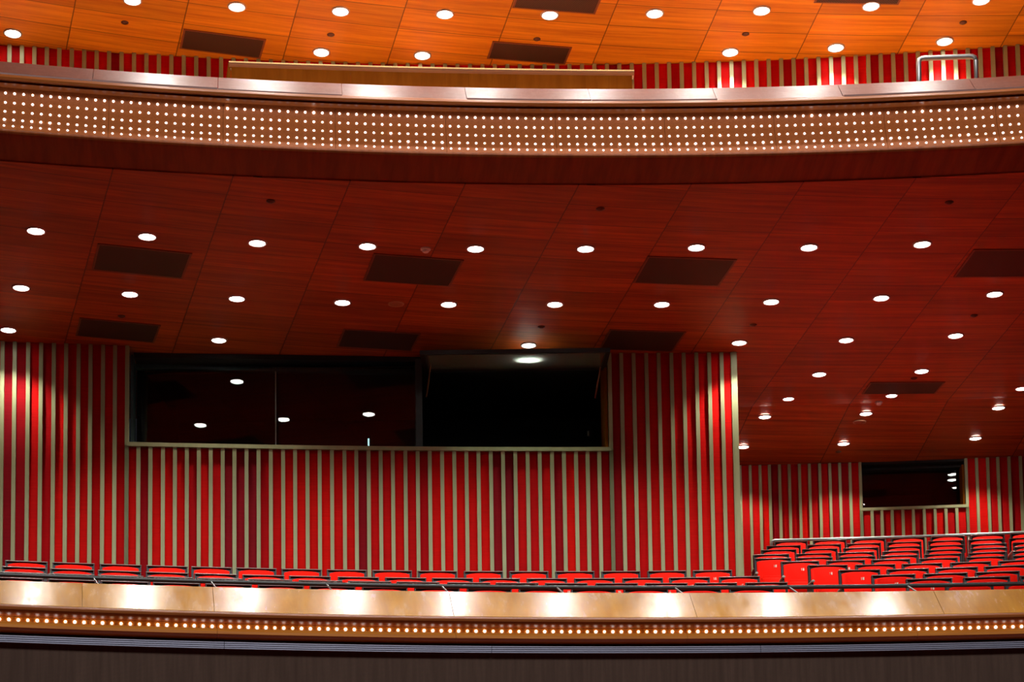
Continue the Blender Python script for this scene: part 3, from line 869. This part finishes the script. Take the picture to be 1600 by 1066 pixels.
def seat_row(xs, ys, Yref, pref, numbers, where, group, tname, tlabel, extend=(.3, .3), front=.5, back=.42, th=.5, zfix=None):
    """xs: left edges of the top rails; ys: samples (px, py) of the top rail line; Yref: depth of the row at column pref"""
    py_ref = polyfit2(ys); f = lambda p: py_ref[0] + py_ref[1] * p + py_ref[2] * p * p
    zt = zat(Yref, f(pref), pref) if zfix is None else zfix
    cv = cv_from([(p, f(p)) for p in [xs[0] + (xs[-1] - xs[0] + 60) * i / 6 for i in range(7)]], zt)
    zfloor = zt - SEAT_H
    n = len(xs)
    W_ = .225
    X = []
    for i, px in enumerate(xs):
        x_ = cv.atpx(px, zt); a = cv.yaw(x_)
        X.append(x_)
        cxp = x_ + math.cos(a) * W_
        yaw = cv.yaw(cxp)
        # the top rail's front edge is ~ .03 + lean in front of the seat's origin line
        dy = .03 + .565 * math.sin(math.radians(7)) - .040
        loc = Vector((cxp + math.sin(yaw) * dy, cv(cxp) - math.cos(yaw) * dy, zfloor + EYE))
        seat(loc, yaw, numbers[i], 'red tip-up seat, %s, %s' % (place_word(i, n), where), group)
    terrace(tname, cv, X[0] - extend[0], X[-1] + .5 + extend[1], front, back, zfloor, th, tlabel)
    return cv, zfloor
def odd_even(n_first_even):
    ev = list(range(n_first_even, 0, -2)); return [str(v) for v in ev]
nums16 = odd_even(16) + [str(v) for v in range(1, 17, 2)]
g1 = 'red seats of left block'
seat_row([8, 82, 156, 229, 299, 369, 440, 511, 582, 653, 725, 796, 868, 940, 1012, 1083],
         [(8, 876), (82, 878.8), (156, 881.5), (229, 884), (325, 886.3), (440, 888.6), (582, 891.3), (725, 893.2), (868, 893.6), (1012, 892.6), (1140, 891)],
         19.93, 800, nums16, 'back row of left block', g1, 'floor_1', 'dark carpeted step under the back row of left block', front=.42, back=.46, extend=(1.2, .2))
seat_row([3, 79, 153, 228, 304, 379, 452, 528, 602, 675.4, 749, 823, 897.4, 972.8, 1046, 1123.6],
         [(3, 885.5), (79, 888), (154, 891), (304, 896), (379, 898.5), (452, 900.3), (602, 903), (749, 903.8), (897, 904), (1046, 903), (1185, 901)],
         19.15, 800, nums16, 'second row from back of left block', g1, 'floor_2', 'dark carpeted step under the second row from back of left block', front=.42, back=.35, extend=(1.2, .2))
seat_row([-2, 76, 153, 231, 309, 388, 467, 544, 620, 699.5, 775, 852, 931, 1008.6, 1086, 1165],
         [(-2, 893.5), (76, 896.6), (152, 898.8), (231, 901), (309, 903), (388, 905), (467, 906.5), (620, 909.5), (775, 911), (931, 911.8), (1086, 911.4), (1165, 910.6)],
         18.28, 800, nums16, 'third row from back of left block', g1, 'floor_3', 'dark carpeted step under the third row from back of left block', front=.42, back=.40, extend=(1.2, .2))
seat_row([-9, 75, 158, 239, 321, 403, 484, 566, 648, 730, 811, 893, 975, 1058, 1140],
         [(-4, 902), (158, 908), (321, 912.5), (484, 916), (648, 918.5), (811, 920), (975, 920.6), (1140, 920)],
         17.42, 800, ['16', '14', '12', '10', '8', '6', '4', '2', '1', '3', '5', '7', '9', '11', '13'][:15], 'front row of left block behind the rail', g1, 'floor_4', 'dark carpeted step under the front row of left block', front=.42, back=.40, extend=(1.2, .2))
# right block: rows from the back to the front
RB = [
    ([1210, 1270.5, 1331.5, 1392.5, 1454.5, 1516.6, 1579], [(1210, 846.5), (1331, 843), (1454, 839), (1579, 834)], 23.55, 'back row of right block'),
    ([1198, 1261, 1323, 1386, 1450.5, 1513.7, 1577], [(1198, 853.5), (1261, 852), (1323, 850), (1450, 845.8), (1577, 841.5)], 22.95, 'second row from back of right block'),
    ([1190, 1254, 1318, 1385, 1451, 1517, 1583], [(1190, 859.8), (1255, 858.5), (1318, 857), (1451, 853), (1583, 848.5)], 22.35, 'third row from back of right block'),
    ([1177, 1243, 1309.5, 1379, 1448, 1516, 1584], [(1177, 867), (1246, 866), (1310, 864), (1379, 862), (1516, 857.5), (1584, 855)], 21.7, 'fourth row from back of right block'),
    ([1178.7, 1243.4, 1310, 1376.5, 1444, 1513, 1582], [(1178, 873), (1243, 872), (1310, 870.5), (1376, 869), (1444, 866.8), (1582, 861.8)], 21.1, 'fifth row from back of right block'),
    ([1220.4, 1291.6, 1362, 1436, 1510, 1582], [(1220, 878), (1291, 876.5), (1362, 875), (1436, 873.3), (1510, 871), (1582, 868.8)], 20.4, 'sixth row from back of right block'),
    ([1263, 1337, 1409.5, 1485, 1560], [(1263, 883.3), (1337, 883), (1409, 881.5), (1485, 879.5), (1560, 877)], 19.6, 'fifth row from front of right block'),
    ([1311, 1386, 1462, 1538], [(1311, 891), (1386, 890), (1462, 888), (1538, 885.5)], 18.85, 'fourth row from front of right block'),
    ([1362, 1443, 1524], [(1362, 899.3), (1443, 897), (1524, 894.6), (1600, 892)], 18.0, 'third row from front of right block'),
    ([1416, 1506, 1594], [(1416, 905.3), (1506, 902.8), (1597, 900.3)], 17.15, 'second row from front of right block'),
    ([1478, 1571], [(1478, 912.5), (1571, 910.8), (1660, 909)], 16.45, 'front row of right block'),
]
g2 = 'red seats of right block'
zr_list = []
for k, (xs, ys, Y, wh) in enumerate(RB):
    n0 = 17
    fr, bk = .36, .30
    cvr, zfl = seat_row(xs, ys, Y, 1420, [str(n0 + 2 * i) for i in range(len(xs))], wh, g2, 'floor_%d' % (5 + k), 'dark carpeted step under the ' + wh, front=fr, back=bk, th=.30, extend=(.3, 1.0))
    zr_list.append((cvr, zfl))
# base slab of the lower tier
fl0 = Cv([RIM_LOW.c[0] + .0, RIM_LOW.c[1], RIM_LOW.c[2]])
tag(plate('floor_base', Cv([RIM_LOW.c[0] - .09, RIM_LOW.c[1], RIM_LOW.c[2]]), Cv([WALL.c[0] + .3, WALL.c[1], WALL.c[2]]), 1.9, 2.95, XL, XR + .6, M['carpet'], 24, 6, .1), 'raked concrete and carpet slab under the lower tier seats', kind='structure')
tag(plate('floor_base_rear', Cv([WALL.c[0] + .32, WALL.c[1], WALL.c[2]]), Cv([FAR.c[0] + .1, FAR.c[1], FAR.c[2]]), 2.95, 4.2, 2.9, 9.0, M['carpet'], 12, 6, .1), 'raked slab under the far right seats', kind='structure')
# parapet behind the honey coloured boards
tag(sweep('wall_parapet', RIM_LOW, [(-.10, zg_b - .17), (-.10, 1.95), (.02, 1.95), (.02, zg_b - .025), (.002, zg_b - .025)], XL, XR + .6, M['nose']), 'inner face of the lower balcony parapet', kind='structure')

# ================================================================== RAILS
def rail_line(cv, off, z_, X0, X1, n=60):
    return [Vector((X0 + (X1 - X0) * i / n, cv(X0 + (X1 - X0) * i / n) + off, z_ + EYE)) for i in range(n + 1)]
zra = zL(.30, 917.4)
rl = empty('guard_rail', (0, RIM_LOW(0) + .30, EYE + zg_b))
tag(rl, 'long dark steel guard rail on slanting posts above the honey coloured boards', 'rail')
bm = bmesh.new(); tube(bm, rail_line(RIM_LOW, .30, zra, XL, XR), .020, 12)
under(bm_obj('handrail', bm, flat('rail_metal', (.07, .07, .065), .32, .5, .08), smooth=True), rl)
for px in (-52, 133, 320, 504, 688, 871, 1059, 1241, 1429, 1615):
    X = RIM_LOW.atpx(px, zra)
    d = (FAN - Vector((X, RIM_LOW(X)))).normalized()
    A = Vector((X, RIM_LOW(X) + .30, zra + EYE)); B = Vector((X + d.x * .34, RIM_LOW(X + d.x * .34) - .01, zg_b + EYE - .02))
    bm = bmesh.new(); tube(bm, [A, B], .008, 6)
    under(bm_obj('post', bm, M['steel']), rl)
# rail behind the back row of the right block
cvr, zfl = zr_list[0]
ztr = None
p0 = atY(1207, 844.5, 23.85)
zrr = p0.z
cvb = cv_from([(1207, 844.5), (1400, 839.5), (1600, 832)], zrr)
rl2 = empty('guard_rail', (p0.x, p0.y, EYE + zrr - 1.0))
tag(rl2, 'pale metal rail behind the back row of right block', 'rail')
bm = bmesh.new(); Xa = cvb.atpx(1209, zrr)
pts = [Vector((Xa - .035, cvb(Xa), zrr - .95 + EYE)), Vector((Xa - .035, cvb(Xa), zrr - .06 + EYE)), Vector((Xa - .02, cvb(Xa), zrr - .015 + EYE))] + [Vector((Xa + .01 + i * .25, cvb(Xa + .01 + i * .25), zrr + EYE)) for i in range(22)]
tube(bm, pts, .019, 10)
under(bm_obj('handrail', bm, M['steel'], smooth=True), rl2)
for px in (1258.5, 1320.5, 1383, 1443, 1513, 1568):
    X = cvb.atpx(px, zrr)
    bm = bmesh.new(); tube(bm, [Vector((X, cvb(X) + .0, zrr - .95 + EYE)), Vector((X, cvb(X), zrr - .01 + EYE))], .010, 8)
    under(bm_obj('post', bm, M['steel'], smooth=True), rl2)
tag(sweep('floor_16', cvb, [(-.14, zfl), (-.14, zfl - .3), (1.15, zfl - .3), (1.15, zfl)], Xa - .4, 9.0, M['carpet']), 'dark carpeted gangway behind the back row of right block', kind='structure')

# hoop rail on the upper tier
hp = empty('hoop_rail', (0, 0, 0))
Yq = 16.15
P = [atY(px, py, Yq) for px, py in ((1435.5, 150), (1435.5, 98), (1436.5, 93.5), (1440.5, 91.3), (1445, 91), (1480, 89.6), (1514, 88.2), (1519, 88.4), (1523, 90.3), (1524.8, 95), (1525.3, 150))]
zbase = 7.62
for p in P: p.z += EYE
P[0].z = P[-1].z = EYE + zbase
hp.location = ((P[0].x + P[-1].x) / 2, Yq, EYE + zbase)
tag(hp, 'grey steel hoop handrail standing behind the upper capping at the right', 'rail')
bm = bmesh.new(); tube(bm, P, .024, 12)
under(bm_obj('hoop_tube', bm, M['steel'], smooth=True), hp)
for p in (P[0], P[-1]):
    bm = bmesh.new(); lathe(bm, [(0, -.14), (.05, -.14), (.05, 0.0), (.03, .01), (0, .01)], 16)
    for v in bm.verts: v.co += Vector((p.x, p.y, p.z))
    under(bm_obj('foot_plate', bm, M['steel']), hp)

# wooden booth parapet of the upper tier
zbt = zat(17.0, 106.6, 675)
cvw = cv_from([(362, 97.5), (520, 103.2), (675, 107), (830, 109.5), (987, 111.5)], zbt)
bx0, bx1 = cvw.atpx(361, zbt), cvw.atpx(987.5, zbt)
bp = tag(empty('booth_parapet', ((bx0 + bx1) / 2, cvw((bx0 + bx1) / 2), EYE + 7.6)), 'long orange wooden booth parapet with shiny top rail behind the upper capping', 'parapet')
nb = 17
for i in range(nb):
    a, b = bx0 + (bx1 - bx0) * i / nb, bx0 + (bx1 - bx0) * (i + 1) / nb
    o = sweep('wood_panel', cvw, [(0, zbt - .03), (0, 7.78), (.10, 7.78), (.10, zbt - .03)], a + .0006, b - .0006, M['booth_wood']); under(o, bp)
o = sweep('top_rail', cvw, [(.0, zbt - .045), (-.018, zbt - .03), (-.018, zbt - .008), (-.008, zbt + .0), (.11, zbt + .002), (.11, zbt - .03), (.004, zbt - .045)], bx0 - .02, bx1 + .02, M['booth_rail']); under(o, bp)
o = sweep('highlight_strip', cvw, [(-.020, zbt - .009), (-.020, zbt + .005), (.02, zbt + .008), (.02, zbt + .003)], bx0 - .02, bx1 + .02, M['rail_highlight']); under(o, bp)  # thin strip added to draw the bright highlight along the glossy rail
bm = bmesh.new(); vs = [bm.verts.new((x_, y_, z_ + EYE)) for (x_, y_) in ((bx0 - .005, cvw(bx0) + .01), (bx0 - .03, cvw(bx0) + .01), (bx0 - .30, cvw(bx0) + 1.2), (bx0 - .27, cvw(bx0) + 1.2)) for z_ in (7.80, zbt)]
for k in range(4): bm.faces.new((vs[2 * k], vs[2 * ((k + 1) % 4)], vs[2 * ((k + 1) % 4) + 1], vs[2 * k + 1]))
bm.faces.new(vs[0::2]); bm.faces.new(vs[1::2])
under(bm_obj('side_panel', bm, M['booth_wood']), bp)

# ================================================================== CEILING FITTINGS
def make_lamp():
    r = empty('ceiling_lamp', (0, 0, 0))
    bm = bmesh.new(); lathe(bm, [(.080, .004), (.080, -.012), (.088, -.016), (.098, -.010), (.100, 0.004)], 28)
    bm_obj('trim_ring', bm, M['ring'], r, smooth=True)
    bm = bmesh.new(); lathe(bm, [(.080, .002), (.079, -.008), (.06, -.016), (.03, -.021), (0, -.0225)], 28)
    bm_obj('lens', bm, M['lens'], r, smooth=True)
    return r
lamp_proto = make_lamp(); lamp_used = [False]
def lamp(p, label, group, power, cone=111, col=(1.0, .95, .88), sc=1.0):
    if lamp_used[0]: o = dup(lamp_proto)
    else: o = lamp_proto; lamp_used[0] = True
    o.location = (p.x, p.y, p.z + EYE); o.rotation_euler = (0, 0, 0); o.scale = (sc, sc, sc)
    tag(o, label, 'lamp', group)
    l = bpy.data.lights.new('lamp_light', 'SPOT'); l.energy = power; l.color = col
    l.spot_size = math.radians(cone); l.spot_blend = .6; l.shadow_soft_size = .05
    lo = bpy.data.objects.new('lamp_light', l); C.objects.link(lo); lo.parent = o; lo.location = (0, 0, -.045)
    return o
row1 = [(56, 360), (230, 369), (402, 379), (574, 384), (743, 388), (915, 388), (1088, 386), (1264, 386), (1441, 381)]
row2 = [(33, 449), (203, 459), (370, 466), (535, 472), (701, 475), (867, 475), (1034, 475), (1205, 471), (1377, 465), (1554, 459)]
row3 = [(13, 515), (342, 531), (826, 539), (1155, 535), (1322, 531), (1493, 524)]
row4 = [(1280, 584.5), (1440, 579.5)]
row5 = [(1232, 623), (1393, 618), (1596, 607)]
row6 = [(1195, 651), (1353, 646), (1560, 637)]
row7 = [(1161, 698), (1318, 693), (1524, 684.5)]
def ceil_pt(px, py):
    p = atZ(px, py, ZC)
    if p.y > CREASE(p.x):
        zz = ZC
        for _ in range(30):
            p = atZ(px, py, zz); t = (p.y - CREASE(p.x)) / (FAR(p.x) - CREASE(p.x)); zz = ZC + (ZFAR - ZC) * t
        p.z = zz
    return p
for rw, nm in ((row1, 'front row under the balcony'), (row2, 'second row under the balcony'), (row3, 'row closest to the red wall')):
    for i, (a, b) in enumerate(rw):
        lamp(ceil_pt(a, b), 'round ceiling lamp, %s in the %s' % (place_word(i, len(rw)), nm), 'downlights of the lower ceiling', LOW_LAMP)
for rw, nm in ((row4, 'first pair right of the corner post'), ):
    for i, (a, b) in enumerate(rw):
        lamp(ceil_pt(a, b), 'round ceiling lamp, %s of the %s' % (('left', 'right')[i], nm), 'downlights of the lower ceiling', LOW_LAMP)
for rw, nm, e in ((row5, 'dim row just before the ceiling crease', 40), (row6, 'row just behind the ceiling crease', LOW_LAMP * .8), (row7, 'last row before the far wall', LOW_LAMP * .8)):
    for i, (a, b) in enumerate(rw):
        lamp(ceil_pt(a, b), 'round ceiling lamp, %s in the %s' % (('left', 'middle', 'right')[i], nm), 'downlights of the lower ceiling', e, sc=.85 if e == 40 else .95)
u1 = [(207, 0), (370, 10), (532, 17), (695, 21.5), (859, 23), (1023, 20.5), (1190, 16), (1361, 9), (1533, 0)]
u2 = [(20, 51.5), (502, 81), (660, 86), (1141, 81), (1306, 74), (1476, 64)]
for rw, nm in ((u1, 'front row of the upper ceiling'), (u2, 'back row of the upper ceiling')):
    for i, (a, b) in enumerate(rw):
        lamp(atZ(a, b, ZUP), 'round bright ceiling lamp, %s in the %s' % (place_word(i, len(rw)), nm), 'downlights of the upper ceiling', UP_LAMP, 96, sc=1.05)
# the next rows of the upper ceiling, just above the frame
for kk in (-2.0, -3.7):
    for i in range(8):
        X, Y = atZ(207 + 166 * i, 12, ZUP).x, 0
        p = atZ(207 + 166 * i, (0, 10, 17, 21, 23, 20, 16, 9)[i], ZUP)
        d = (Vector((p.x, p.y)) - FAN).normalized()
        p = Vector((p.x + d.x * kk, p.y + d.y * kk, ZUP))
        lamp(p, 'round bright ceiling lamp above the top edge of the view', 'unseen downlights of the upper ceiling', UP_LAMP * .36, sc=1.05)
bpy.context.view_layer.update()

def vent(corners, zc, label):
    """corners: left, right, top, bottom pixel extents of the parallelogram's centre line and its size"""
    cx, cy, wpx, y0, y1 = corners
    p = atZ(cx, cy, zc) if zc else ceil_pt(cx, cy)
    a, b = atZ(cx, y0, p.z), atZ(cx, y1, p.z)
    d = abs(b.y - a.y); w = wpx * p.length / F * .985
    e = empty('ceiling_vent', (p.x, p.y, p.z + EYE), fan_yaw(p.x, p.y))
    tag(e, label, 'vent', 'ceiling vents')
    bm = bmesh.new(); box(bm, -w / 2, w / 2, -d / 2, d / 2, -.008, .004)
    bm_obj('grille', bm, M['grille'], e)
    bm = bmesh.new(); t = .022
    for bb in ((-w / 2 - t, w / 2 + t, -d / 2 - t, -d / 2), (-w / 2 - t, w / 2 + t, d / 2, d / 2 + t), (-w / 2 - t, -w / 2, -d / 2, d / 2), (w / 2, w / 2 + t, -d / 2, d / 2)):
        box(bm, *bb, -.010, .004)
    bm_obj('frame', bm, M['vframe'], e)
VT = 'dark perforated vent panel in the '
for c_, zc, lb_ in (((221, 408, 130, 389, 428), ZC, 'lower ceiling, below the second front lamp from left'), ((645, 422, 130, 402, 442), ZC, 'lower ceiling, beside the white smoke detector'),
                   ((1069, 423.5, 130, 404, 443), ZC, 'lower ceiling, below the third front lamp from right'), ((1577, 411, 130, 391, 431), ZC, 'lower ceiling, cut by the right edge of the photo'),
                   ((184, 516, 112, 503, 530), ZC, 'lower ceiling, close to the left red wall'), ((591, 531, 112, 518, 544), ZC, 'lower ceiling, above the dark fixed panes'),
                   ((1003, 532, 112, 518, 547), ZC, 'lower ceiling, above the right red wall'), ((1411, 606, 108, 597.5, 614), ZC, 'lower ceiling, near the crease at the right'),
                   ((348, 68, 112, 54, 82), ZUP, 'upper ceiling, above the left end of the wooden parapet'), ((827, 82, 112, 70, 94), ZUP, 'upper ceiling, back one above the wooden parapet'),
                   ((871, 1, 118, -14, 14), ZUP, 'upper ceiling, at the middle of the top edge'), ((1345, -10, 118, -24, 3), ZUP, 'upper ceiling, at the top edge right of centre')):
    vent(c_, zc, VT + lb_)
bm = bmesh.new(); lathe(bm, [(0, .004), (.042, .004), (.042, -.006), (.030, -.010), (.024, -.016), (.018, -.020), (0, -.021)], 18)
sp_me = bm_obj('p', bm, M['sprink'], smooth=True); spm = sp_me.data; bpy.data.objects.remove(sp_me)
def small(name, me, p, label, cat, group=None):
    o = bpy.data.objects.new(name, me); C.objects.link(o); o.location = (p.x, p.y, p.z + EYE); return tag(o, label, cat, group)
for (a, b), up, lb_ in (((423, 314), 0, 'above the third front lamp from left'), ((938, 326), 0, 'above the sixth front lamp'), ((1483, 316), 0, 'above the rightmost front lamp'),
                        ((846, 510.5), 0, 'just above the lamp over the open sash'), ((1177, 507.5), 0, 'above the lamp at the corner post'), ((1522, 493), 0, 'below the rightmost second row lamp'),
                        ((190, 494), 0, 'above the vent near the left red wall'), ((1428, 591), 0, 'in front of the vent near the crease'), ((1310, 706), 0, 'behind the middle lamp of the last row'),
                        ((839, 61), 1, 'in front of the back vent of the upper ceiling'), ((517, 54), 1, 'near the upper back lamp above the parapet'), ((1165, 53), 1, 'in the upper ceiling right of centre'),
                        ((1505, 35), 1, 'in the upper ceiling at the far right'), ((195, 35), 1, 'in the upper ceiling at the far left')):
    small('sprinkler', spm, atZ(a, b, ZUP) if up else ceil_pt(a, b), 'small brown sprinkler cap ' + lb_, 'sprinkler', 'ceiling sprinkler caps')
for (a, b), lb_ in (((619, 474.5), 'between the fourth and fifth lamps of the second row'), ((1343, 659.5), 'behind the crease at the right')):
    p = ceil_pt(a, b)
    e = empty('ceiling_speaker', (p.x, p.y, p.z + EYE)); tag(e, 'round beige flush ceiling speaker ' + lb_, 'speaker', 'flush ceiling speakers')
    bm = bmesh.new(); lathe(bm, [(0, .003), (.076, .003), (.076, -.008), (0, -.010)], 28); bm_obj('mesh_cover', bm, flat('speaker_cloth', (.36, .15, .07), .7, 0, .15, 90), e, smooth=False)
    bm = bmesh.new(); lathe(bm, [(.076, .003), (.076, -.012), (.088, -.010), (.090, .003)], 28); bm_obj('speaker_ring', bm, M['beige'], e, smooth=True)
for (a, b), lb_ in (((665, 388.5), 'between two front row lamps'), ((1373, 628.5), 'at the ceiling crease')):
    p = ceil_pt(a, b)
    e = empty('smoke_detector', (p.x, p.y, p.z + EYE)); tag(e, 'small white smoke detector on the lower ceiling ' + lb_, 'detector', 'smoke detectors')
    bm = bmesh.new(); lathe(bm, [(0, .003), (.052, .003), (.052, -.014), (.044, -.018), (0, -.018)], 20); bm_obj('base', bm, M['white'], e, smooth=False)
    bm = bmesh.new(); lathe(bm, [(.036, -.018), (.034, -.034), (.024, -.042), (0, -.043)], 20); bm_obj('sensor_cap', bm, M['white'], e, smooth=True)

# ---- things in the dark control room
def dark_item(name, label, cat, px, py0, py1, Y, w, mat, body=M['black']):
    a, b = atY(px, py0, Y), atY(px, py1, Y)
    e = empty(name, (a.x, Y, b.z + EYE)); tag(e, label, cat)
    bm = bmesh.new(); box(bm, -w / 2, w / 2, -.02, .02, 0, a.z - b.z)
    bm_obj('lit_edge', bm, mat, e)
    bm = bmesh.new(); box(bm, w / 2, w / 2 + .03, -.02, .03, -.02, a.z - b.z + .05)
    bm_obj('housing', bm, body, e)
dark_item('equipment_rack', 'slim rack with a pale lit edge behind the fixed pane', 'equipment', 576, 686, 703, 21.9, .02, M['screen'])
dark_item('desk_console', 'low console with a cyan light strip behind the fixed pane, left one', 'equipment', 448, 700.5, 703, 21.75, .09, M['cyan'])
dark_item('desk_console', 'low console with a cyan light strip beside the slim rack', 'equipment', 567, 703.5, 706, 21.85, .09, M['cyan'])
dark_item('glint_equipment', 'small dim equipment with a painted pale glint inside the open window at the right', 'lamp', 919, 674, 682, 21.9, .022, M['dimglint'])  # small equipment, no lamp; its glint is painted as a pale grey strip
